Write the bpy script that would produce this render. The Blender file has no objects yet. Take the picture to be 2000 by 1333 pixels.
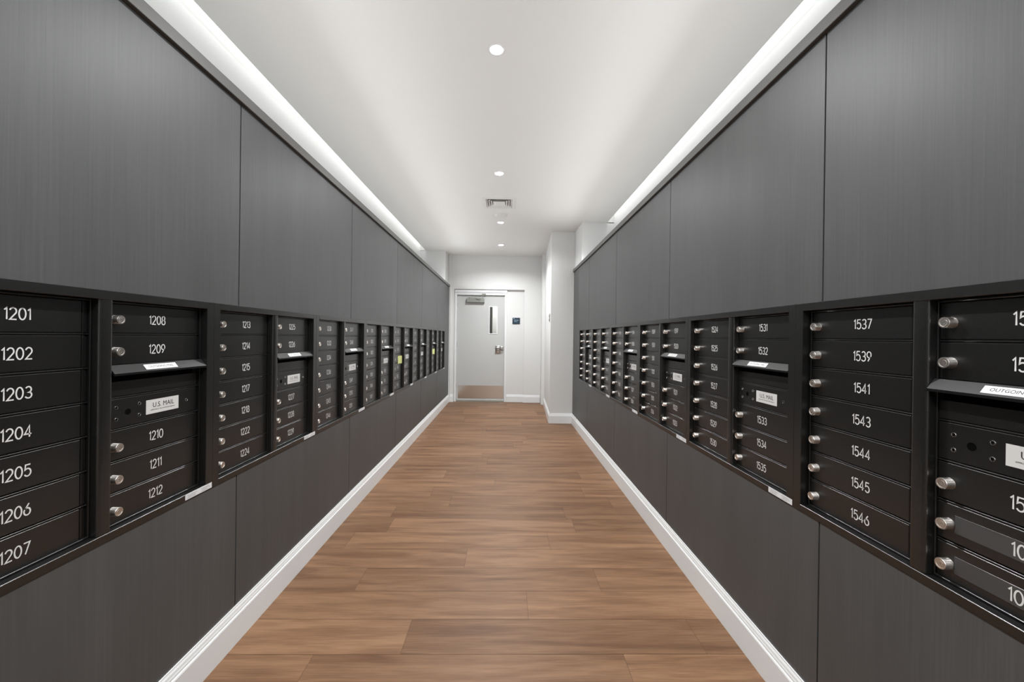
import bpy, bmesh, math, random
from mathutils import Matrix, Vector
random.seed(7)
sc = bpy.context.scene
C = sc.collection
PI = math.pi

# ------------------------------------------------------------------ camera
EYE = 1.2569
cam_d = bpy.data.cameras.new('camera')
cam_d.sensor_width = 36.0
cam_d.lens = 14.0
cam_d.shift_x = -2.433 / 2000
cam_d.shift_y = -6.275 / 2000
cam_d.clip_start = 0.02
cam = bpy.data.objects.new('camera', cam_d)
C.objects.link(cam)
cam.matrix_world = (Matrix.Translation((0, 0, EYE)) @ Matrix.Rotation(-0.018158, 4, 'Z')
                    @ Matrix.Rotation(PI / 2 - 0.001817, 4, 'X') @ Matrix.Rotation(0.013468, 4, 'Z'))
sc.camera = cam

# ------------------------------------------------------------------ world, exposure, big lights
XL, XR = 1.0895, 0.9863            # faces of the two panelled walls
WL, WR = 1.480, 1.335              # plaster walls behind them
CEIL = 2.81
LZT, RZT = 2.188, 2.218            # underside of the cap rails
LZF, RZF = 1.3697, 1.3815          # top edge of the mailbox units
UH = 0.689                         # height of a mailbox unit
UW = 0.80
YREAR = -3.2
LEND, REND = 7.60, 5.83            # where the panelled walls end
YEND, YUP = 7.70, 7.65

w = bpy.data.worlds.new('world'); sc.world = w
w.use_nodes = True
w.node_tree.nodes['Background'].inputs[0].default_value = (1.0, 0.98, 0.95, 1)
w.node_tree.nodes['Background'].inputs[1].default_value = 0.35
sc.view_settings.view_transform = 'Standard'
sc.view_settings.look = 'None'
sc.view_settings.gamma = 1.0
sc.view_settings.use_curve_mapping = False
sc.view_settings.exposure = 0.0

COVE_W = 7.0
DOWN_W = 37.0
def area(name, loc, rot, sx, sy, power, col=(1, 1, 1), shape='RECTANGLE', spread=PI):
    l = bpy.data.lights.new(name, 'AREA'); l.energy = power; l.color = col
    l.shape = shape; l.size = sx; l.size_y = sy; l.spread = spread
    o = bpy.data.objects.new(name, l); C.objects.link(o)
    o.location = loc; o.rotation_euler = rot
    return o
# LED tape hidden above the ceiling edge, washing down the plaster wall through the slot
SLOT = 0.09
def cove(name, x, y0, y1, side, power):
    o = area(name, (x, (y0 + y1) / 2, CEIL + 0.11), (0, 0, 0), 0.03, y1 - y0, power, (1.0, 0.99, 0.97))
    o.rotation_euler = (0, math.radians(38) * side, 0)
    return o
cove('cove_light', -(WL + 0.012), YREAR + .05, 7.24, 1, COVE_W * 1.15)
cove('cove_light', WR + 0.012, YREAR + .05, 5.29, -1, COVE_W * .95)
# two fills added behind the cap rails to brighten the ceiling: across, and upwards
UP_W = 25.0
def fill_light(x, z, y0, y1, side, power, tilt, spread):
    o = area('added_ceiling_fill', (x, (y0 + y1) / 2, z), (0, 0, 0), 0.02, y1 - y0, power, (0.965, 0.982, 1.0))
    o.rotation_euler = (0, PI + math.radians(tilt) * side, 0)
    o.data.spread = math.radians(spread)
    return o
for tilt, spread, f, dz in ((86, 150, 1.1, .004), (50, 180, .62, 0)):
    fill_light(-(XL + 0.066), LZT + 0.047 + dz, YREAR + .05, 7.20, 1, UP_W * 1.1 * f, tilt, spread)
    fill_light(XR + 0.066, RZT + 0.047 + dz, YREAR + .05, 5.25, -1, UP_W * .9 * f, tilt, spread)

# ------------------------------------------------------------------ materials
def mat(name, col, rough=0.5, metal=0.0, spec=0.5):
    m = bpy.data.materials.new(name); m.use_nodes = True
    b = m.node_tree.nodes['Principled BSDF']
    b.inputs['Base Color'].default_value = (*col, 1)
    b.inputs['Roughness'].default_value = rough
    b.inputs['Metallic'].default_value = metal
    b.inputs['Specular IOR Level'].default_value = spec
    return m
def N(m, t, **k):
    n = m.node_tree.nodes.new(t)
    for a, v in k.items(): setattr(n, a, v)
    return n
def L(m, a, b): m.node_tree.links.new(a, b)
def noise_bump(m, scale, strength, dist=0.001, detail=2, vec=None):
    n = N(m, 'ShaderNodeTexNoise'); n.inputs['Scale'].default_value = scale; n.inputs['Detail'].default_value = detail
    if vec is None:
        tc = N(m, 'ShaderNodeTexCoord'); vec = tc.outputs['Object']
    L(m, vec, n.inputs['Vector'])
    b = N(m, 'ShaderNodeBump'); b.inputs['Strength'].default_value = strength; b.inputs['Distance'].default_value = dist
    L(m, n.outputs['Fac'], b.inputs['Height'])
    L(m, b.outputs['Normal'], m.node_tree.nodes['Principled BSDF'].inputs['Normal'])
    return n

plaster = mat('white_plaster', (0.70, 0.705, 0.70), 0.75); noise_bump(plaster, 60, 0.05)
ceil_m = mat('ceiling_paint', (0.74, 0.735, 0.715), 0.85); noise_bump(ceil_m, 80, 0.03)
trim_w = mat('white_gloss_trim', (0.78, 0.80, 0.81), 0.35)
door_w = mat('door_paint', (0.54, 0.55, 0.545), 0.38)
powder = mat('black_powder_coat', (0.006, 0.006, 0.0058), 0.36, 0, 0.95); 
n_ = noise_bump(powder, 700, 0.10, 0.0006, 3)
cr = N(powder, 'ShaderNodeMapRange'); cr.inputs['To Min'].default_value = 0.22; cr.inputs['To Max'].default_value = 0.38
L(powder, n_.outputs['Fac'], cr.inputs['Value']); L(powder, cr.outputs['Result'], powder.node_tree.nodes['Principled BSDF'].inputs['Roughness'])
hood_m = mat('black_powder_muted', (0.007, 0.007, 0.007), 0.30, 0, 0.3)  # same powder coat, specular cut so the top-lit hood stays dark
black = mat('black_cavity', (0.002, 0.002, 0.002), 0.9, 0, 0.05)
nickel = mat('brushed_nickel', (0.78, 0.74, 0.70), 0.33, 1.0)
steel = mat('stainless_steel', (0.78, 0.78, 0.77), 0.16, 1.0)
chrome = mat('satin_chrome', (0.66, 0.66, 0.64), 0.25, 1.0)
closer_m = mat('grey_door_closer', (0.27, 0.285, 0.255), 0.5, 0.3)
digit_m = mat('engraved_white', (0.66, 0.66, 0.65), 0.6)
label_m = mat('silver_label', (0.62, 0.62, 0.61), 0.45)
white_lab = mat('white_label', (0.72, 0.73, 0.74), 0.55)
ink = mat('black_ink', (0.02, 0.02, 0.02), 0.6)
grey_ink = mat('grey_ink', (0.22, 0.22, 0.25), 0.7)
yellow = mat('yellow_paper', (0.58, 0.62, 0.25), 0.8)
edge_m = mat('bare_metal_edge', (0.30, 0.27, 0.25), 0.35, 0.8)
sign_m = mat('blue_sign', (0.012, 0.032, 0.055), 0.4)
sign_t = mat('pale_blue_letters', (0.35, 0.5, 0.6), 0.5)
reader_m = mat('grey_plastic', (0.30, 0.30, 0.29), 0.45)
plast_m = mat('white_plastic', (0.70, 0.70, 0.68), 0.6)
vent_dark = mat('duct_grey', (0.22, 0.22, 0.21), 0.7)
strip_m = mat('plastic_overlay', (0.055, 0.055, 0.055), 0.22)
glass = mat('door_glass', (0.9, 0.93, 0.92), 0.02); gb = glass.node_tree.nodes['Principled BSDF']
gb.inputs['Transmission Weight'].default_value = 1.0; gb.inputs['IOR'].default_value = 1.1
lamp_m = bpy.data.materials.new('lamp_glow'); lamp_m.use_nodes = True
lb = lamp_m.node_tree.nodes['Principled BSDF']
lb.inputs['Emission Color'].default_value = (1, 0.98, 0.95, 1); lb.inputs['Emission Strength'].default_value = 14
refl_m = mat('white_reflector', (0.8, 0.8, 0.8), 0.4)

# dark wood-grain laminate, fine vertical streaks
lam = mat('dark_woodgrain_laminate', (0.07, 0.07, 0.067), 0.46, 0, 0.55)
geo = N(lam, 'ShaderNodeTexCoord')
def lam_noise(sy, sz, sc_, det):
    mp = N(lam, 'ShaderNodeMapping'); mp.inputs['Scale'].default_value = (sy, sy, sz)
    L(lam, geo.outputs['Object'], mp.inputs['Vector'])
    nn = N(lam, 'ShaderNodeTexNoise'); nn.inputs['Scale'].default_value = sc_; nn.inputs['Detail'].default_value = det
    L(lam, mp.outputs['Vector'], nn.inputs['Vector']); return nn
n1 = lam_noise(150, 3.0, 1.0, 4)      # fine threads
n2 = lam_noise(9, 1.1, 1.0, 3)        # broad patches that mask the threads
n3 = lam_noise(420, 5.0, 1.0, 2)
mx = N(lam, 'ShaderNodeMath', operation='MULTIPLY'); L(lam, n1.outputs['Fac'], mx.inputs[0]); L(lam, n2.outputs['Fac'], mx.inputs[1])
ad = N(lam, 'ShaderNodeMath', operation='MULTIPLY_ADD'); L(lam, n3.outputs['Fac'], ad.inputs[0]); ad.inputs[1].default_value = 0.25; L(lam, mx.outputs[0], ad.inputs[2])
rp = N(lam, 'ShaderNodeValToRGB'); rp.color_ramp.elements[0].position = 0.22; rp.color_ramp.elements[1].position = 0.60
rp.color_ramp.elements[0].color = (0.058, 0.060, 0.061, 1); rp.color_ramp.elements[1].color = (0.079, 0.081, 0.082, 1)
L(lam, ad.outputs[0], rp.inputs['Fac'])
L(lam, rp.outputs['Color'], lam.node_tree.nodes['Principled BSDF'].inputs['Base Color'])
bp = N(lam, 'ShaderNodeBump'); bp.inputs['Strength'].default_value = 0.15; bp.inputs['Distance'].default_value = 0.0015
L(lam, ad.outputs[0], bp.inputs['Height']); L(lam, bp.outputs['Normal'], lam.node_tree.nodes['Principled BSDF'].inputs['Normal'])
cap_m = mat('dark_cap_rail', (0.10, 0.099, 0.095), 0.45)

# floor: oak vinyl planks, per-plank shade in the attribute 'plank', grain from the UVs
wood = mat('oak_plank', (0.3, 0.18, 0.11), 0.48, 0, 0.22)
uv = N(wood, 'ShaderNodeUVMap')
def wn(sx, sy, scale, det, dist=0.0):
    mp = N(wood, 'ShaderNodeMapping'); mp.inputs['Scale'].default_value = (sx, sy, 1)
    L(wood, uv.outputs['UV'], mp.inputs['Vector'])
    nn = N(wood, 'ShaderNodeTexNoise'); nn.inputs['Scale'].default_value = scale; nn.inputs['Detail'].default_value = det
    nn.inputs['Distortion'].default_value = dist
    L(wood, mp.outputs['Vector'], nn.inputs['Vector']); return nn
g1 = wn(1.6, 15, 1.0, 7, 0.7)
g2 = wn(7, 190, 1.0, 4, 0.2)
g3 = wn(0.8, 4.0, 1.0, 3, 0.8)
r1 = N(wood, 'ShaderNodeValToRGB')
e = r1.color_ramp.elements
e[0].position = 0.30; e[0].color = (0.136, 0.069, 0.036, 1)
e[1].position = 0.62; e[1].color = (0.240, 0.134, 0.074, 1)
L(wood, g1.outputs['Fac'], r1.inputs['Fac'])
r2 = N(wood, 'ShaderNodeValToRGB')
r2.color_ramp.elements[0].position = 0.3; r2.color_ramp.elements[0].color = (0.80, 0.79, 0.78, 1)
r2.color_ramp.elements[1].position = 0.65; r2.color_ramp.elements[1].color = (1.08, 1.08, 1.08, 1)
L(wood, g2.outputs['Fac'], r2.inputs['Fac'])
m1 = N(wood, 'ShaderNodeMixRGB', blend_type='MULTIPLY'); m1.inputs['Fac'].default_value = 1
L(wood, r1.outputs['Color'], m1.inputs['Color1']); L(wood, r2.outputs['Color'], m1.inputs['Color2'])
at = N(wood, 'ShaderNodeAttribute', attribute_name='plank')
r3 = N(wood, 'ShaderNodeValToRGB')
r3.color_ramp.elements[0].color = (0.80, 0.79, 0.78, 1); r3.color_ramp.elements[1].color = (1.10, 1.10, 1.10, 1)
L(wood, at.outputs['Fac'], r3.inputs['Fac'])
m2 = N(wood, 'ShaderNodeMixRGB', blend_type='MULTIPLY'); m2.inputs['Fac'].default_value = 1
L(wood, m1.outputs['Color'], m2.inputs['Color1']); L(wood, r3.outputs['Color'], m2.inputs['Color2'])
L(wood, m2.outputs['Color'], wood.node_tree.nodes['Principled BSDF'].inputs['Base Color'])
wb = N(wood, 'ShaderNodeBump'); wb.inputs['Strength'].default_value = 0.12; wb.inputs['Distance'].default_value = 0.001
L(wood, g2.outputs['Fac'], wb.inputs['Height']); L(wood, wb.outputs['Normal'], wood.node_tree.nodes['Principled BSDF'].inputs['Normal'])
joint_m = mat('plank_joint', (0.07, 0.04, 0.025), 0.8)

# ------------------------------------------------------------------ mesh helpers
class MB:
    def __init__(s): s.bm = bmesh.new()
    def box(s, x0, x1, y0, y1, z0, z1, bev=0.0, seg=1):
        r = bmesh.ops.create_cube(s.bm, size=1)
        vs = r['verts']
        for v in vs:
            v.co = Vector(((x0 + x1) / 2 + v.co.x * (x1 - x0), (y0 + y1) / 2 + v.co.y * (y1 - y0), (z0 + z1) / 2 + v.co.z * (z1 - z0)))
        if bev > 0:
            es = list({e for v in vs for e in v.link_edges})
            bmesh.ops.bevel(s.bm, geom=es, offset=bev, segments=seg, affect='EDGES', profile=0.5)
        return s
    def cyl(s, p, d, r, h, seg=24, r2=None, cap=True):
        d = Vector(d).normalized()
        q = Vector((0, 0, 1)).rotation_difference(d).to_matrix().to_4x4()
        mtx = Matrix.Translation(Vector(p) + d * h / 2) @ q
        bmesh.ops.create_cone(s.bm, cap_ends=cap, segments=seg, radius1=r, radius2=r if r2 is None else r2, depth=h, matrix=mtx)
        return s
    def prism(s, pts, axis, a0, a1):
        """closed outline pts (2-D) extruded along axis from a0 to a1"""
        def P(u, v, a): return {'x': (a, u, v), 'y': (u, a, v), 'z': (u, v, a)}[axis]
        A = [s.bm.verts.new(P(u, v, a0)) for u, v in pts]
        B = [s.bm.verts.new(P(u, v, a1)) for u, v in pts]
        n = len(pts)
        for i in range(n): s.bm.faces.new((A[i], A[(i + 1) % n], B[(i + 1) % n], B[i]))
        s.bm.faces.new(A[::-1]); s.bm.faces.new(B)
        return s
    def lathe(s, prof, center, d, seg=32):
        d = Vector(d).normalized(); q = Vector((0, 0, 1)).rotation_difference(d).to_matrix()
        rings = []
        for r, h in prof:
            rings.append([s.bm.verts.new(Vector(center) + q @ Vector((r * math.cos(2 * PI * i / seg), r * math.sin(2 * PI * i / seg), h))) for i in range(seg)])
        for a, b in zip(rings, rings[1:]):
            for i in range(seg): s.bm.faces.new((a[i], a[(i + 1) % seg], b[(i + 1) % seg], b[i]))
        return s
    def quad(s, a, b, c, d):
        s.bm.faces.new([s.bm.verts.new(p) for p in (a, b, c, d)]); return s
    def mesh(s, name, m, smooth=False):
        bmesh.ops.recalc_face_normals(s.bm, faces=s.bm.faces)
        me = bpy.data.meshes.new(name); s.bm.to_mesh(me); s.bm.free()
        me.materials.append(m)
        if smooth:
            for p in me.polygons: p.use_smooth = True
            me.set_sharp_from_angle(angle=math.radians(35))
        return me
    def build(s, name, m, parent=None, smooth=False, loc=None):
        return put(name, s.mesh(name, m, smooth), parent, loc)
def put(name, me, parent=None, loc=None):
    o = bpy.data.objects.new(name, me); C.objects.link(o)
    if parent is not None: o.parent = parent
    if loc is not None: o.location = loc
    return o
def tag(o, label, cat, group=None):
    o['label'] = label; o['category'] = cat
    if group: o['group'] = group
    return o
def thing(name, label, cat, loc=(0, 0, 0), rz=0.0, group=None):
    o = bpy.data.objects.new(name, None); C.objects.link(o); o.empty_display_size = 0.05
    o.location = loc; o.rotation_euler = (0, 0, rz)
    return tag(o, label, cat, group)
def struct(o):
    o['kind'] = 'structure'; return o
def text_mesh(name, body, size, m, depth=0.0, align='CENTER', spacing=1.0, sx=1.0):
    cu = bpy.data.curves.new(name, 'FONT'); cu.body = body; cu.size = size
    cu.align_x = align; cu.align_y = 'CENTER'; cu.extrude = depth; cu.resolution_u = 3; cu.space_character = spacing
    o = bpy.data.objects.new(name, cu); C.objects.link(o)
    bpy.context.view_layer.update()
    dg = bpy.context.evaluated_depsgraph_get()
    me = bpy.data.meshes.new_from_object(o.evaluated_get(dg))
    bpy.data.objects.remove(o); bpy.data.curves.remove(cu)
    # lay it upright, facing -y
    me.transform(Matrix.Diagonal((sx, 1, 1, 1)))
    me.transform(Matrix.Rotation(PI / 2, 4, 'X'))
    me.materials.clear(); me.materials.append(m); me.name = name
    return me

# ------------------------------------------------------------------ the shell
# floor planks
Y0 = 1.574 - 0.1955 * 26
bm = bmesh.new()
uvl = bm.loops.layers.uv.new('UVMap')
pl = bm.faces.layers.float.new('plank_f')
shades = []
row_joint = {26: 0.483 + 0.0, 27: -0.399, 28: 0.117, 29: 0.49, 30: -0.211, 31: 0.25, 32: -0.70, 25: -0.1, 24: 0.3, 33: 0.55, 34: -0.1, 35: 0.05}
PLW, PLL = 0.1955, 1.22
row_joint = {25: 0.483, 26: -0.399, 27: 0.117, 28: 0.49, 29: -0.211, 30: 0.28, 31: -0.75}
nrows = int((7.9 - Y0) / PLW) + 1
for r in range(nrows):
    y0 = Y0 + r * PLW; y1 = y0 + PLW
    if y1 < YREAR or y0 > 7.75: continue
    j = row_joint.get(r, random.uniform(-0.6, 0.6))
    x = j
    while x > -1.6: x -= PLL
    while x < 1.5:
        xa, xb = max(x, -1.5), min(x + PLL, 1.5)
        if xb > xa:
            g = 0.0007
            vs = [bm.verts.new(p) for p in ((xa + g, y0 + g, 0), (xb - g, y0 + g, 0), (xb - g, min(y1, 7.74) - g, 0), (xa + g, min(y1, 7.74) - g, 0))]
            f = bm.faces.new(vs); ou, ov = random.uniform(0, 40), random.uniform(0, 40)
            for lp in f.loops: lp[uvl].uv = (lp.vert.co.x + ou, lp.vert.co.y + ov)
            shades.append(random.random())
        x += PLL
bm.normal_update()
me = bpy.data.meshes.new('floor'); bm.to_mesh(me); bm.free()
att = me.attributes.new('plank', 'FLOAT', 'FACE')
for i, s_ in enumerate(shades): att.data[i].value = s_
fb = MB().box(-1.5, 1.5, YREAR, 7.76, -0.06, -0.0015).mesh('floor_base', joint_m)
bm = bmesh.new(); bm.from_mesh(me); bm.to_mesh(me); bm.free()
me.materials.append(wood)
floor = struct(put('floor', me))
struct(put('floor_underlay', fb))
struct(MB().box(-1.1, 0.2, 7.76, 9.1, -0.06, -0.001).build('floor_far', wood))

# ceiling with real holes for the downlights and the vent
DX = -0.088
DOWN = [(-0.072, 2.157), (-0.086, 3.787), (-0.093, 5.411), (-0.105, 6.737), (-0.07, 0.527), (-0.07, -1.10), (-0.07, -2.7)]
RH = 0.036
VX, VY, VS = -0.100, 4.640, 0.150
cu = bpy.data.curves.new('ceil', 'CURVE'); cu.dimensions = '2D'; cu.fill_mode = 'BOTH'; cu.extrude = 0.0
def spl(pts):
    s = cu.splines.new('POLY'); s.points.add(len(pts) - 1); s.use_cyclic_u = True
    for p, q in zip(s.points, pts): p.co = (q[0], q[1], 0, 1)
spl([(-WL, YREAR), (WR, YREAR), (WR, 7.72), (-WL, 7.72)])
for x, y in DOWN: spl([(x + RH * math.cos(-2 * PI * i / 32), y + RH * math.sin(-2 * PI * i / 32)) for i in range(32)])
spl([(VX - VS, VY - VS), (VX - VS, VY + VS), (VX + VS, VY + VS), (VX + VS, VY - VS)])
o = bpy.data.objects.new('ceil', cu); C.objects.link(o); bpy.context.view_layer.update()
me = bpy.data.meshes.new_from_object(o.evaluated_get(bpy.context.evaluated_depsgraph_get()))
bpy.data.objects.remove(o); bpy.data.curves.remove(cu)
me.materials.clear(); me.materials.append(ceil_m); me.name = 'ceiling'
struct(put('ceiling', me, loc=(0, 0, CEIL)))

# plaster walls
def slot_wall(name, s_, W, y1):
    m = MB()
    q = lambda a, b: tuple(sorted((s_ * a, s_ * b)))
    m.box(*q(W + SLOT, W + SLOT + .1), YREAR, y1, 0, CEIL + .17)
    m.box(*q(W - .03, W + SLOT), YREAR, y1, CEIL + .15, CEIL + .17)     # lid of the slot
    m.box(*q(W - .03, W - .015), YREAR, y1, CEIL + .012, CEIL + .15)       # its inner cheek
    m.box(*q(W - .03, W), YREAR, y1, CEIL + .0005, CEIL + .012)
    return struct(m.build(name, plaster))
slot_wall('wall_left', -1, WL, 7.26)
slot_wall('wall_right', 1, WR, 5.31)
struct(MB().box(-WL - .1, WR + .1, YREAR - .1, YREAR, 0, CEIL + .17).build('wall_rear', plaster))
# piers that close the ledges at the far ends
m = MB().prism([(-WL - .19, 7.26), (-1.12, 7.26), (-1.12, YUP), (-WL - .19, YUP)], 'z', LZT + .0435, CEIL - .0005)
m.box(-WL - .19, -WL - .001, 7.26, 7.3, CEIL - .01, CEIL + .17)
m.box(-WL - .1, -1.06, LEND + .001, YUP + .13, 0, CEIL)
struct(m.build('wall_left_pier', plaster))
m = MB().prism([(1.0, 5.31), (WR + .19, 5.31), (WR + .19, REND), (1.0, REND)], 'z', RZT + .0435, CEIL - .0005)
m.box(WR + .001, WR + .19, 5.31, 5.35, CEIL - .01, CEIL + .17)
m.prism([(0.652, REND), (WR + .1, REND), (WR + .1, 7.85), (0.668, 7.85), (0.668, 7.42), (0.722, 7.40)], 'z', 0, CEIL)
struct(m.build('wall_right_pier', plaster))
# far wall: thick upper part, alcove under it, doorway
DL, DR, DT = -0.945, -0.033, 2.053       # clear opening of the leaf
m = MB()
m.box(-1.06, 0.668, YUP, YUP + .28, 2.166, CEIL)
m.box(-1.06, -0.998, YUP, YUP + .28, 0, 2.166)
m.box(0.346, 0.668, YUP, YUP + .28, 0, 2.166)
m.box(-0.998, DL - .02, YEND, YUP + .28, 0, 2.166)
m.box(DR + .02, 0.346, YEND, YUP + .28, 0, 2.166)
m.box(DL - .02, DR + .02, YEND, YUP + .28, DT + .02, 2.166)
struct(m.build('wall_far', plaster))
# room behind the door, seen through the narrow lite
struct(MB().box(-1.1, 0.2, 9.0, 9.1, 0, 2.6).build('wall_beyond', plaster))
struct(MB().box(-1.2, -1.1, 7.85, 9.1, 0, 2.6).build('wall_beyond_left', plaster))
struct(MB().box(0.2, 0.3, 7.85, 9.1, 0, 2.6).build('wall_beyond_right', plaster))
struct(MB().box(-1.1, 0.2, 7.85, 9.1, 2.6, 2.65).build('ceiling_beyond', plaster))
struct(MB().box(-0.9, -0.285, 8.20, 8.26, 0, 2.2).build('wall_beyond_partition', mat('dark_grey_paint', (0.16, 0.16, 0.15), 0.6)))  # closer partition painted dark grey, left part of the lite
area('room_light', (-0.1, 8.6, 2.55), (0, 0, 0), 0.4, 0.6, 22, (1, .97, .92))

# furring (dark) behind the panels, with ledge
struct(MB().box(-WL - SLOT, -XL - .0362, YREAR, LEND - .001, 0, LZT - .001).build('wall_left_furring', black))
struct(MB().box(XR + .0362, WR + SLOT, YREAR, REND - .001, 0, RZT - .001).build('wall_right_furring', black))
struct(MB().box(-WL - SLOT, -XL - .051, YREAR, 7.26, LZT, LZT + .02).build('trim_4', plaster))  # unseen ledge tops made white to bounce light up to the ceiling
struct(MB().box(XR + .051, WR + SLOT, YREAR, 5.31, RZT, RZT + .02).build('trim_5', plaster))

# baseboards: square board with a stepped ogee top
BB = [(0, 0), (-.015, 0), (-.015, .108), (-.013, .113), (-.0105, .115), (-.0105, .121), (-.0085, .127), (-.0075, .134), (-.0045, .1405), (-.004, .146), (0, .146)]
def baseboard(name, p0, p1):
    """runs from p0 to p1; the room is on the right-hand side of the run"""
    p0, p1 = Vector((*p0, 0)), Vector((*p1, 0)); d = (p1 - p0); ln = d.length; d.normalize()
    nrm = Vector((d.y, -d.x, 0))
    mb = MB(); A = []; B = []
    for u, z in BB:
        A.append(mb.bm.verts.new(p0 + nrm * (-u) + Vector((0, 0, z)))); B.append(mb.bm.verts.new(p1 + nrm * (-u) + Vector((0, 0, z))))
    n = len(BB)
    for i in range(n): mb.bm.faces.new((A[i], A[(i + 1) % n], B[(i + 1) % n], B[i]))
    mb.bm.faces.new(A[::-1]); mb.bm.faces.new(B)
    return struct(mb.build(name, trim_w))
baseboard('baseboard_left', (-XL, YREAR + .01), (-XL, LEND))
baseboard('baseboard_right', (XR, REND - .001), (XR, YREAR + .01))
baseboard('baseboard_pier', (0.637, REND), (XR - .002, REND))
baseboard('baseboard_pier_side', (0.720, 7.38), (0.652, REND))
baseboard('baseboard_far_left', (-1.06, YUP), (-0.999, YUP))
baseboard('baseboard_far_alcove', (0.018, YEND), (0.345, YEND))
baseboard('baseboard_far_right', (0.334, YUP), (0.662, YUP))

# cap rails on top of the panelling
def cap(name, s, X, z, y0, y1, m_):
    return struct(MB().box(min(s * (X - .016), s * (X + .05)), max(s * (X - .016), s * (X + .05)), y0, y1, z, z + .043, .0015).build(name, m_))
cap('trim_1', -1, XL, LZT, YREAR + .01, LEND - .02, cap_m)
cap('trim_2', 1, XR, RZT, YREAR + .01, REND - .002, cap_m)

# ------------------------------------------------------------------ wall panels
G = 0.0030
ordw = ['nearest the camera', 'second from the camera', 'third from the camera', 'fourth from the camera', 'fifth from the camera', 'sixth from the camera', 'at the far end']
def panels(side, s, X, y_first, pitch, yend, zt, zf, u0, u1):
    seams = []
    y = y_first
    while y > YREAR + .1: y -= pitch
    while y < yend - .2: seams.append(y); y += pitch
    seams.append(yend)
    segs = [(max(a, YREAR + .02), b) for a, b in zip(seams, seams[1:])]
    zb = zf - UH
    near = 0
    vis = [q for q in segs if q[1] > 0.9]
    for a, b in segs:
        idx = vis.index((a, b)) if (a, b) in vis else None
        last = b == yend
        for part in ('upper', 'lower'):
            mb = MB()
            xs = sorted((s * X, s * (X + .036)))
            if part == 'upper': z0, z1 = zf + .0005, zt - .0015
            else: z0, z1 = .0, zb - .0005
            g1 = G if not last else 0.001
            mb.box(xs[0], xs[1], a + G, b - g1, z0, z1)
            if part == 'upper':
                if b > u1 + .001: mb.box(xs[0], xs[1], max(a + G, u1 + .001), b - g1, zb - .0005, zf + .0005)
                if a < u0 - .001: mb.box(xs[0], xs[1], a + G, min(b - g1, u0 - .001), zb - .0005, zf + .0005)
            o = mb.build('laminate_panel', lam)
            if idx is None: word = 'behind the camera' if b < -0.5 else 'beside the camera'
            else: word = 'at the far end' if last else ordw[idx]
            pos = 'above the mailboxes' if part == 'upper' else 'below the mailboxes'
            lab = 'dark grey wood-grain wall panel %s on the %s wall, %s' % (pos, side, word)
            tag(o, lab, 'wall panel', 'dark wall panels %s, %s wall' % (pos, side))
panels('left', -1, XL, 1.6409, 1.1726, LEND, LZT, LZF, 0.7021, 0.7021 + 8 * UW)
panels('right', 1, XR, 1.2253, 1.1726, REND, RZT, RZF, 0.5367, 0.5367 + 6 * UW)

# ------------------------------------------------------------------ stroke digits
def arc(cx, cy, rx, ry, a0, a1, n=10):
    return [(cx + rx * math.cos(math.radians(a0 + (a1 - a0) * i / n)), cy + ry * math.sin(math.radians(a0 + (a1 - a0) * i / n))) for i in range(n + 1)]
DG = {
 '0': ([arc(.3, .5, .3, .5, 90, 450, 24)[:-1]], True, .60),
 '1': ([[(0, .80), (.20, 1), (.20, 0)]], False, .24),
 '2': ([arc(.29, .71, .28, .29, 165, -35, 12) + [(.02, 0), (.60, 0)]], False, .60),
 '3': ([arc(.28, .745, .26, .255, 150, -90, 12) + arc(.28, .26, .30, .26, 75, -155, 14)[1:]], False, .58),
 '4': ([[(.62, .27), (0, .27), (.44, 1), (.44, 0)]], False, .62),
 '5': ([[(.54, 1), (.10, 1), (.05, .56)] + arc(.28, .33, .30, .33, 120, -150, 14)], False, .58),
 '6': ([[(.46, 1), (.10, .52)] + arc(.30, .31, .29, .31, 140, 500, 20)], False, .60),
 '7': ([[(0, 1), (.56, 1), (.16, 0)]], False, .56),
 '8': None,
 '9': ([[(.14, 0), (.50, .48)] + arc(.30, .69, .29, .31, -40, 320, 20)], False, .60),
}
def ribbon(mb, pts, closed, wdt, ox, sx, h):
    P_ = [Vector((ox + p[0] * sx, p[1] * h)) for p in pts]; n = len(P_)
    Lh, Rh = [], []
    for i in range(n):
        a = P_[i - 1] if (i > 0 or closed) else None
        b = P_[(i + 1) % n] if (i < n - 1 or closed) else None
        d1 = (P_[i] - a).normalized() if a is not None else None
        d2 = (b - P_[i]).normalized() if b is not None else None
        if d1 is None: d1 = d2
        if d2 is None: d2 = d1
        t = (d1 + d2)
        t = t.normalized() if t.length > .15 else d1
        nn = Vector((-t.y, t.x)); k = 1 / max(.5, nn.dot(Vector((-d1.y, d1.x))))
        Lh.append(P_[i] + nn * wdt / 2 * k); Rh.append(P_[i] - nn * wdt / 2 * k)
    mk = lambda v: mb.bm.verts.new((v.x, 0, v.y))
    Lv = [mk(v) for v in Lh]; Rv = [mk(v) for v in Rh]
    for i in range(n if closed else n - 1):
        j = (i + 1) % n
        mb.bm.faces.new((Lv[i], Lv[j], Rv[j], Rv[i]))
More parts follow.
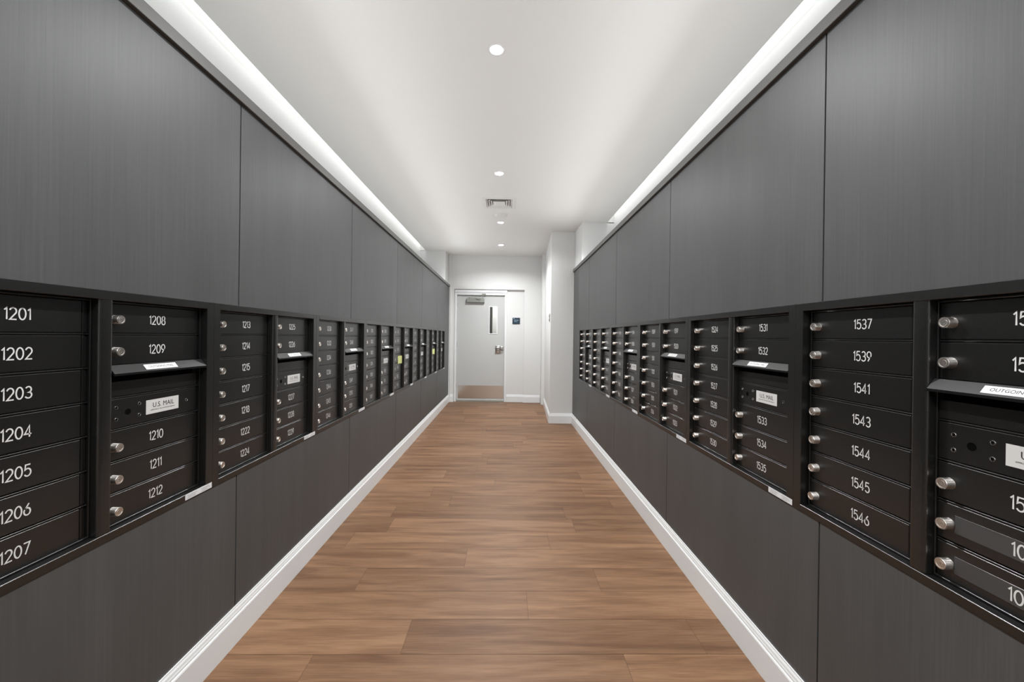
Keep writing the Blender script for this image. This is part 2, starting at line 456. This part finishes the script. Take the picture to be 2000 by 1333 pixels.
def number_mesh(txt, h=.0265, sx=.0215, wdt=.0031):
    mb = MB(); adv = []; 
    for ch in txt: adv.append(DG[ch][2] if DG[ch] else .60)
    gap = .20
    tot = sum(adv) + gap * (len(txt) - 1); x = -tot / 2
    for ch, a in zip(txt, adv):
        if ch == '8':
            ribbon(mb, arc(.30, .75, .24, .25, 0, 360, 18)[:-1], True, wdt, x * sx, sx, h)
            ribbon(mb, arc(.30, .26, .29, .27, 0, 360, 20)[:-1], True, wdt, x * sx, sx, h)
        else:
            for pts in DG[ch][0]: ribbon(mb, pts, DG[ch][1], wdt, x * sx, sx, h)
        x += a + gap
    for v in mb.bm.verts: v.co.z -= h / 2
    me = mb.mesh('door_number', digit_m)
    return me

# ------------------------------------------------------------------ mailbox unit (front view: x to the right, y into the wall, z up)
REC = 0.024            # doors sit this far behind the flange
PITCH = 0.0912
TOP = UH - 0.025
FW = 0.033
C1 = (0.043, 0.380); C2 = (0.428, 0.762)
def frame_mesh():
    mb = MB(); F = -0.003
    t = .0012
    mb.box(0, FW, F, 0.034, 0, UH, t); mb.box(UW - FW, UW, F, 0.034, 0, UH, t)
    mb.box(FW - .001, UW - FW + .001, F, 0.034, UH - .025, UH, t)
    mb.box(FW - .001, UW - FW + .001, F, 0.034, 0, .022, t)
    mb.box(FW - .001, UW - FW + .001, 0.031, 0.036, .001, UH - .001)
    # inner stepped frames round each column of doors
    for a, b in (C1, C2):
        e = .0045
        mb.box(a - e, a - .0005, REC - .004, .033, .022, TOP + .002, .0008)
        mb.box(b + .0005, b + e, REC - .004, .033, .022, TOP + .002, .0008)
        mb.box(a - e, b + e, REC - .004, .033, TOP - .006, TOP - .002, .0008)
        mb.box(a - e, b + e, REC - .004, .033, .0232, .0275, .0008)
        for k in range(1, 7):
            zz = TOP - .004 - k * PITCH
            mb.box(a, b, REC - .0008, .033, zz - .0016, zz + .0016, .0006)
    return mb.mesh('frame', powder)
def mullion_mesh():
    w_, r_ = .0190, .0085                      # channel with rounded corners
    pts = [(.4045 - w_ + r_ - r_ * math.cos(PI / 2 * i / 6), .0075 - r_ * math.sin(PI / 2 * i / 6)) for i in range(7)]
    pts += [(.4045 + w_ - r_ + r_ * math.sin(PI / 2 * i / 6), .0075 - r_ * math.cos(PI / 2 * i / 6)) for i in range(7)]
    pts += [(.4045 + w_, .031), (.4045 - w_, .031)]
    mb = MB().prism([(u, v) for u, v in pts], 'z', .0235, TOP + .000)
    return mb.mesh('mullion', powder, True)
DH = PITCH - .0066
def door_mesh(wd):
    mb = MB()
    mb.box(0, wd - .0165, 0, .006, 0, DH, .0018)
    mb.box(wd - .0150, wd - .0090, .0005, .006, 0, DH, .0010, 2)
    mb.box(wd - .0080, wd - .0010, .003, .007, .001, DH - .001, .0008)
    return mb.mesh('mailbox_door', powder)
def plate_mesh(wd, h):
    mb = MB(); mb.box(0, wd - .0165, 0, .006, 0, h, .0013)
    mb.box(wd - .0150, wd - .0090, .0005, .006, 0, h, .0010, 2)
    return mb
def lock_mesh():
    r = .0126
    prof = [(r + .0005, 0), (r, -.001), (r, -.0175), (r * .93, -.0188), (r * .74, -.0188), (r * .70, -.0176), (r * .55, -.0176), (r * .52, -.0186), (r * .18, -.0186), (r * .16, -.0170), (.0001, -.0170)]
    mb = MB().lathe(prof, (0, 0, 0), (0, 1, 0), 28)
    mb.box(-.0006, .0006, -.0189, -.0170, -.0045, .0045)
    return mb.mesh('cam_lock', nickel, True)
def flap_mesh(wd):
    # hinged hood over the outgoing mail slot
    mb = MB()
    y1, z1 = -.024, -.0215
    mb.prism([(0, 0), (-.009, .0015), (y1 - .003, z1), (y1 - .003, z1 - .0062), (y1, z1 - .0062), (-.009, -.0025), (0, -.004)], 'x', 0, wd)
    return mb.mesh('outgoing_slot_hood', hood_m)
w1 = C1[1] - C1[0]; w2 = C2[1] - C2[0]
M_FRAME = frame_mesh(); M_MUL = mullion_mesh(); M_D1 = door_mesh(w1); M_D2 = door_mesh(w2); M_LOCK = lock_mesh(); M_FLAP = flap_mesh(w2 + .006)
M_BLANK = plate_mesh(w2, .044).mesh('slot_plate', powder)
mb = plate_mesh(w2, DH)
M_MASTER = mb.mesh('master_lock_plate', powder)
mb = MB().lathe([(.0054, 0), (.0050, -.0011), (.0036, -.0011), (.0032, -.0003), (.0001, -.0003)], (0, 0, 0), (0, 1, 0), 18)
M_SCREW = mb.mesh('rivet', steel); M_SCREW.materials.append(black)
for p in M_SCREW.polygons:
    c_ = p.center
    if math.hypot(c_.x, c_.z) < .0030: p.material_index = 1  # black centre painted for the shade in the recessed head
M_HOLE = MB().lathe([(.0088, 0), (.0088, -.0006), (.0072, -.0007), (.0072, -.0003), (.0001, -.0003)], (0, 0, 0), (0, 1, 0), 24).mesh('lock_hole', black, True)  # shallow disc coloured black for the dark inside the hole
M_SLOT = MB().box(.004, w2 - .02, .0055, .0075, 0, .038).mesh('slot_opening', black)
M_USL = MB().box(-.061, .061, -.0006, 0, -.022, .022).mesh('postal_label', label_m)
M_UST = text_mesh('label_text', 'U.S. MAIL', .0215, ink, sx=.92)
M_USS = text_mesh('label_small_text', 'APPROVED BY THE POSTMASTER GENERAL', .0047, ink)
M_OGL = MB().box(-.058, .058, -.0004, 0, -.0092, .0092).mesh('outgoing_label', white_lab)
M_OGT = text_mesh('label_text', 'OUTGOING MAIL', .0115, ink)
def maker_label():
    # the QR code is left out; a few grey lines stand for print too small to read
    return MB().box(0, .122, -.0005, 0, 0, .0195).mesh('maker_label', white_lab)
M_BAR = maker_label()
mb = MB()
for i, (a, b) in enumerate([(.008, .045), (.070, .100), (.012, .040), (.074, .112), (.008, .048), (.070, .106)]):
    zz = .0040 + .0046 * (i // 2)
    x = a
    rr = random.Random(i)
    while x < b:
        l_ = rr.uniform(.002, .006)
        mb.quad((x, 0, zz), (x + l_, 0, zz), (x + l_, 0, zz + .0013), (x, 0, zz + .0013)); x += l_ + .0012
M_BARP = mb.mesh('label_print', grey_ink)
M_CLR = MB().box(0, .24, -.0012, 0, -.020, .020, .0004).mesh('plastic_strip', strip_m)

def unit(side, k, left7, right5, label):
    if side == 'L':
        loc = (-XL, 0.7021 + k * UW, LZF - UH); rz = PI / 2
    else:
        loc = (XR, 0.5367 + (k + 1) * UW, RZF - UH); rz = -PI / 2
    t = thing('mailbox_unit', label, 'mailboxes', loc, rz, 'wall mailbox units, %s wall' % ('left' if side == 'L' else 'right'))
    put('frame', M_FRAME, t); put('mullion', M_MUL, t)
    def door(col, row, num, strip=False):
        a = (C1 if col == 0 else C2)[0]
        z = TOP - .004 - (row + 1) * PITCH + .0033
        d = put('mailbox_door', M_D1 if col == 0 else M_D2, t, (a, REC, z))
        lo = put('cam_lock', M_LOCK, d, (.0235, 0, DH / 2 - .004)); lo['label'] = 'round nickel cam lock'
        if strip:
            so = put('plastic_strip', M_CLR, d, (.037, -.0002, DH / 2)); so['label'] = 'clear plastic strip over the door'
        nx = .183 if col == 0 else .162
        no = put('door_number', number_mesh(num), d, (nx, -.0016 if strip else -.0004, DH / 2)); no['label'] = 'white engraved number ' + num if legible else 'white engraved number'
    legible = (side == 'L' and k < 3) or (side == 'R' and k < 3)
    for i, n in enumerate(left7): door(0, i, n)
    rows = [0, 1, 4, 5, 6]
    for r, n in zip(rows, right5): door(1, r, n, n.startswith('10'))
    a = C2[0]
    zr3 = TOP - .004 - 2 * PITCH
    zb3 = TOP - .004 - 3 * PITCH
    put('slot_opening', M_SLOT, t, (a, REC, zb3 + .047))
    put('slot_plate', M_BLANK, t, (a, REC, zb3 + .0033))
    fl = put('outgoing_slot_hood', M_FLAP, t, (a - .003, REC, zr3 + .002))
    og = put('outgoing_label', M_OGL, fl, (.140, -.0185, -.0125)); og['label'] = 'small white outgoing mail label'
    ang = math.atan2(.018, .023)
    og.rotation_euler = (-ang, 0, 0)
    og.location = (.160, -.0184, -.0100)
    put('label_text', M_OGT, fl, (.160, -.0184 - .0007 * math.cos(ang), -.0100 + .0007 * math.sin(ang))).rotation_euler = (-ang, 0, 0)
    mp = put('master_lock_plate', M_MASTER, t, (a, REC, TOP - .004 - 4 * PITCH + .0033))
    for sx_, sz in ((.031, .059), (.031, .025), (.103, .060), (.103, .026), (.281, .043)):
        put('rivet', M_SCREW, mp, (sx_, 0, sz))
    put('lock_hole', M_HOLE, mp, (.066, 0, .042))
    ul = put('postal_label', M_USL, mp, (.186, 0, .043)); ul['label'] = 'silver U.S. MAIL label'
    put('label_text', M_UST, mp, (.188, -.0009, .047)); put('label_small_text', M_USS, mp, (.186, -.0009, .0325))
    bl = put('maker_label', M_BAR, t, (.675, -.003, .0025)); bl['label'] = 'small white sticker on the lower flange'
    put('label_print', M_BARP, t, (.675, -.0038, .0025))
    return t

U_L = [
 (['1201','1202','1203','1204','1205','1206','1207'], ['1208','1209','1210','1211','1212'], 'black wall mailbox unit with doors 1201 to 1212, nearest on the left wall'),
 (['1213','1214','1215','1217','1218','1222','1224'], ['1225','1226','1227','1228','1229'], 'black wall mailbox unit with doors 1213 to 1229 on the left wall'),
 (['1230','1232','1234','1236','1244','1245','1246'], ['1247','1248','1249','1250','1251'], 'black wall mailbox unit with doors 1230 to 1246 in its first column, left wall'),
 (['1301','1302','1303','1304','1305','1306','1307'], ['1308','1309','1310','1311','1312'], 'fourth black mailbox unit on left wall, just before the one with a larger yellow note'),
 (['1313','1314','1315','1317','1318','1322','1324'], ['1325','1326','1327','1328','1329'], 'fifth black mailbox unit on the left wall, yellow note stuck in its first column'),
 (['1330','1332','1334','1336','1344','1345','1346'], ['1347','1348','1349','1350','1351'], 'sixth black mailbox unit on the left wall, between the two units with yellow notes'),
 (['1401','1402','1403','1404','1405','1406','1407'], ['1408','1409','1410','1411','1412'], 'seventh black mailbox unit on the left wall, small yellow note below its outgoing slot'),
 (['1413','1414','1415','1417','1418','1422','1424'], ['1425','1426','1427','1428','1429'], 'last black mailbox unit on the left wall, closest to the white door'),
]
U_R = [
 (['1537','1539','1541','1543','1544','1545','1546'], ['1547','1548','1549','1001','1002'], 'black mailbox unit with doors 1537 to 1546, nearest on the right wall, two doors plastic-covered'),
 (['1524','1525','1526','1527','1528','1529','1530'], ['1531','1532','1533','1534','1535'], 'black wall mailbox unit with doors 1524 to 1535 on the right wall'),
 (['1509','1510','1511','1512','1513','1515','1516'], ['1519','1520','1521','1522','1523'], 'black wall mailbox unit with doors 1519 to 1523 in its second column, right wall'),
 (['1436','1444','1445','1446','1501','1502','1503'], ['1504','1505','1506','1507','1508'], 'fourth black mailbox unit from the camera on the right wall'),
 (['1430','1432','1434','1435','1437','1439','1440'], ['1441','1442','1443','1447','1448'], 'fifth black mailbox unit from the camera on the right wall, next to last'),
 (['1513','1514','1515','1517','1518','1522','1524'], ['1425','1426','1427','1428','1429'], 'last black mailbox unit on the right wall, nearest the white pier'),
]
for k, (a, b, lab) in enumerate(U_L): unit('L', k, a, b, lab)
for k, (a, b, lab) in enumerate(U_R): unit('R', k, a, b, lab)

# yellow notes stuck on the doors
def note(y, z, s_, dep, lab):
    mb = MB(); n = 8          # held at its near edge, the far edge curls off the door
    for i in range(n):
        a, b = i / n, (i + 1) / n
        f = lambda t: -XL - REC + dep + .020 * t ** 2
        mb.quad((f(a), y + s_ * a, z - s_ / 2), (f(b), y + s_ * b, z - s_ / 2), (f(b), y + s_ * b, z + s_ / 2), (f(a), y + s_ * a, z + s_ / 2))
    bmesh.ops.remove_doubles(mb.bm, verts=mb.bm.verts, dist=1e-5)
    bmesh.ops.solidify(mb.bm, geom=mb.bm.faces[:], thickness=.0004)
    o = mb.build('sticky_note', yellow)
    return tag(o, lab, 'note', 'yellow notes on the left mailboxes')
note(4.125, 1.006, .080, .003, 'yellow paper note on the first column of the fifth left mailbox unit')
note(6.035, 1.022, .082, .004, 'yellow paper note below an outgoing mail slot, the farther of the two yellow notes')

# ------------------------------------------------------------------ door at the far end
dr = thing('door_1', 'white door', 'door', (0, 0, 0)); del dr['label']; del dr['category']; struct(dr)
m = MB()
cw = .048
m.box(DL - cw, DL - .004, YEND - .022, YEND + .02, 0, DT + cw, .003); m.box(DR + .004, DR + cw, YEND - .022, YEND + .02, 0, DT + cw, .003)
m.box(DL - .004, DR + .004, YEND - .022, YEND + .02, DT + .004, DT + cw, .003)
m.box(DL - cw, DR + cw, YEND - .030, YEND + .018, DT + cw + .001, 2.163, .003)
m.box(DL - .019, DL - .004, YEND + .019, YEND + .13, 0, DT + .019); m.box(DR + .004, DR + .019, YEND + .019, YEND + .13, 0, DT + .019)
m.box(DL - .019, DR + .019, YEND + .019, YEND + .13, DT + .004, DT + .019)
m.build('door_frame', trim_w, dr)
# leaf with a real opening for the lite
LY = YEND + .012
x0, x1, z0, z1 = -.322, -.180, 1.318, 1.836
m = MB()
m.box(DL, x0, LY, LY + .045, .008, DT); m.box(x1, DR, LY, LY + .045, .008, DT)
m.box(x0, x1, LY, LY + .045, .008, z0); m.box(x0, x1, LY, LY + .045, z1, DT)
leaf = m.build('door_leaf', door_w, dr)
m = MB()
for q in ((x0 - .012, x0 + .004, z0 - .012, z1 + .012), (x1 - .004, x1 + .012, z0 - .012, z1 + .012), (x0, x1, z0 - .012, z0 + .004), (x0, x1, z1 - .004, z1 + .012)):
    m.box(q[0], q[1], LY - .006, LY + .004, q[2], q[3], .002)
m.build('window_trim', trim_w, leaf)
MB().box(x0, x1, LY + .018, LY + .024, z0, z1).build('glass_pane', glass, leaf)
kp = MB().box(-.918, -.040, LY - .0022, LY - .0002, .060, .312, .0008).build('kick_plate', steel, leaf); kp['label'] = 'stainless steel kick plate'
MB().box(DL + .002, DR - .002, LY - .008, LY, .010, .034, .001).build('door_sweep', mat('aluminium_sweep', (.55, .56, .54), .35, .7), leaf)
struct(MB().box(DL - .004, DR + .004, YEND - .01, YEND + .12, 0, .007, .002).build('trim_3', closer_m))
cl = MB().box(-.764, -.424, LY - .052, LY - .001, 1.914, 1.994, .003).build('door_closer', closer_m, leaf); cl['label'] = 'grey door closer'
m = MB()
m.cyl((-.715, LY - .030, 1.994), (0, 0, 1), .017, .022, 20)
def bar(mb, p, q, r):
    p, q = Vector(p), Vector(q); mb.cyl(p, q - p, r, (q - p).length, 12)
bar(m, (-.715, LY - .030, 2.006), (-.50, LY - .11, 2.014), .0065)
bar(m, (-.50, LY - .11, 2.014), (-.44, YEND - .030, 2.050), .0060)
m.cyl((-.50, LY - .11, 2.006), (0, 0, 1), .010, .018, 14)
m.box(-.47, -.40, YEND - .034, YEND - .0225, 2.06, 2.085)
m.build('closer_arm', closer_m, cl, True)
lk = MB().box(-.205, -.095, LY - .012, LY - .001, .935, 1.085, .004, 2).build('lock_plate', chrome, leaf, True); lk['label'] = 'satin chrome lock plate'
m = MB().lathe([(.0001, -.034), (.020, -.034), (.026, -.028), (.028, -.010), (.034, -.006), (.034, 0)], (-.080, LY - .012, 1.035), (0, 1, 0), 28)
m.box(-.118, -.045, LY - .012, LY - .002, 1.00, 1.07, .003)
m.build('lever_rose', chrome, lk, True)
m = MB(); bar(m, (-.115, LY - .012, 1.045), (-.115, LY - .055, 1.045), .009); m.box(-.215, -.106, LY - .064, LY - .048, 1.037, 1.053, .005, 2)
m.build('lever_handle', chrome, lk, True)
MB().cyl((-.150, LY - .012, .965), (0, -1, 0), .015, .010, 24).build('deadbolt_cylinder', chrome, lk, True)
for z in (.25, 1.05, 1.82):
    MB().cyl((DL - .002, LY - .004, z), (0, 0, 1), .005, .10, 10).build('hinge', steel, leaf, True)

# sign beside the door
t = thing('room_sign', 'small dark blue room sign on the white wall right of the door', 'sign', (.193, YEND, 1.57))
MB().box(-.073, .073, -.010, -.001, -.061, .061, .003, 2).build('sign_plate', sign_m, t)
m = MB()
for zz, segs_ in ((.014, ((-.040, -.018), (-.012, .008), (.014, .044))), (-.014, ((-.038, -.010), (-.002, .012), (.020, .026))), (.043, ((-.060, -.030),))):
    for a, b in segs_: m.quad((a, -.0106, zz - .005), (b, -.0106, zz - .005), (b, -.0106, zz + .005), (a, -.0106, zz + .005))
m.build('sign_lettering', sign_t, t)

# grey wall plate on the side of the pier
ang = math.atan2(.070, 7.40 - REND)
t = thing('wall_switch', 'small grey switch plate high on the side of the right white pier', 'switch', (.6525 + (.07 / 1.57) * .17, REND + .17, 1.556), -PI / 2 - ang)
MB().box(-.036, .036, -.012, -.001, -.060, .060, .003, 2).build('switch_plate', reader_m, t)
for z in (-.028, .028):
    MB().cyl((0, -.012, z), (0, -1, 0), .014, .006, 20).build('button', closer_m, t, True)

# ------------------------------------------------------------------ ceiling fittings
words = ['nearest downlight', 'second downlight from the camera, before the air vent', 'third downlight, just past the round detector', 'farthest downlight, near the end wall door']
M_TR = MB().lathe([(RH - .001, .004), (RH - .001, -.001), (RH + .004, -.003), (RH + .009, -.002), (RH + .010, .0)], (0, 0, 0), (0, 0, 1), 40).mesh('trim_ring', refl_m, True)
M_RF = MB().lathe([(RH - .001, 0), (RH - .004, .012), (RH - .010, .030), (RH - .012, .040)], (0, 0, 0), (0, 0, 1), 40).mesh('reflector', refl_m, True)
M_LP = MB().cyl((0, 0, .022), (0, 0, 1), RH - .0085, .004, 32).mesh('lamp_lens', lamp_m)
for i, (x, y) in enumerate(DOWN):
    lab = 'small round recessed ceiling downlight, ' + (words[i] if i < 4 else 'above or behind the camera')
    t = thing('downlight', lab, 'ceiling light', (x, y, CEIL), 0, 'recessed ceiling downlights')
    put('trim_ring', M_TR, t); put('reflector', M_RF, t); put('lamp_lens', M_LP, t)
    o = area('downlight_beam', (0, 0, .016), (0, 0, 0), .05, .05, DOWN_W, (0.985, .995, 1.0), 'DISK', math.radians(172)); o.parent = t
# vent
t = thing('ceiling_vent', 'square white ceiling air vent between the second and third downlights', 'vent', (VX, VY, CEIL))
def sq_ring(mb, a, b, za, zb, th=.0015):
    """square sloping louvre from half-size a at za to half-size b at zb"""
    for s0, s1 in (((-1, -1), (1, -1)), ((1, -1), (1, 1)), ((1, 1), (-1, 1)), ((-1, 1), (-1, -1))):
        mb.quad((s0[0] * a, s0[1] * a, za), (s1[0] * a, s1[1] * a, za), (s1[0] * b, s1[1] * b, zb), (s0[0] * b, s0[1] * b, zb))
    return mb
m = MB(); sq_ring(m, .190, .187, .0, -.003); sq_ring(m, .187, .150, -.003, -.003); sq_ring(m, .150, .146, -.003, .03)
m.build('vent_frame', plast_m, t)
for a in (.128, .102, .076):
    m = MB(); sq_ring(m, a - .006, a + .017, .012, -.002); sq_ring(m, a - .0045, a + .0185, .012, -.002)
    m.build('louvre', plast_m, t)
MB().box(-.068, .068, -.068, .068, -.002, .001, .001).build('vent_centre', plast_m, t)
m = MB(); m.box(-VS, VS, -VS, VS, .05, .055); sq_ring(m, VS, VS, 0.001, .05)
m.build('duct', vent_dark, t)
t = thing('smoke_detector', 'round white detector on the ceiling just past the air vent', 'detector', (-.092, 5.07, CEIL))
MB().lathe([(.078, -.0005), (.078, -.006), (.072, -.010), (.066, -.010)], (0, 0, 0), (0, 0, 1), 40).build('base', plast_m, t, True)
MB().lathe([(.066, -.008), (.062, -.016), (.050, -.021), (.020, -.023), (.0001, -.023)], (0, 0, 0), (0, 0, 1), 40).build('cover', plast_m, t, True)
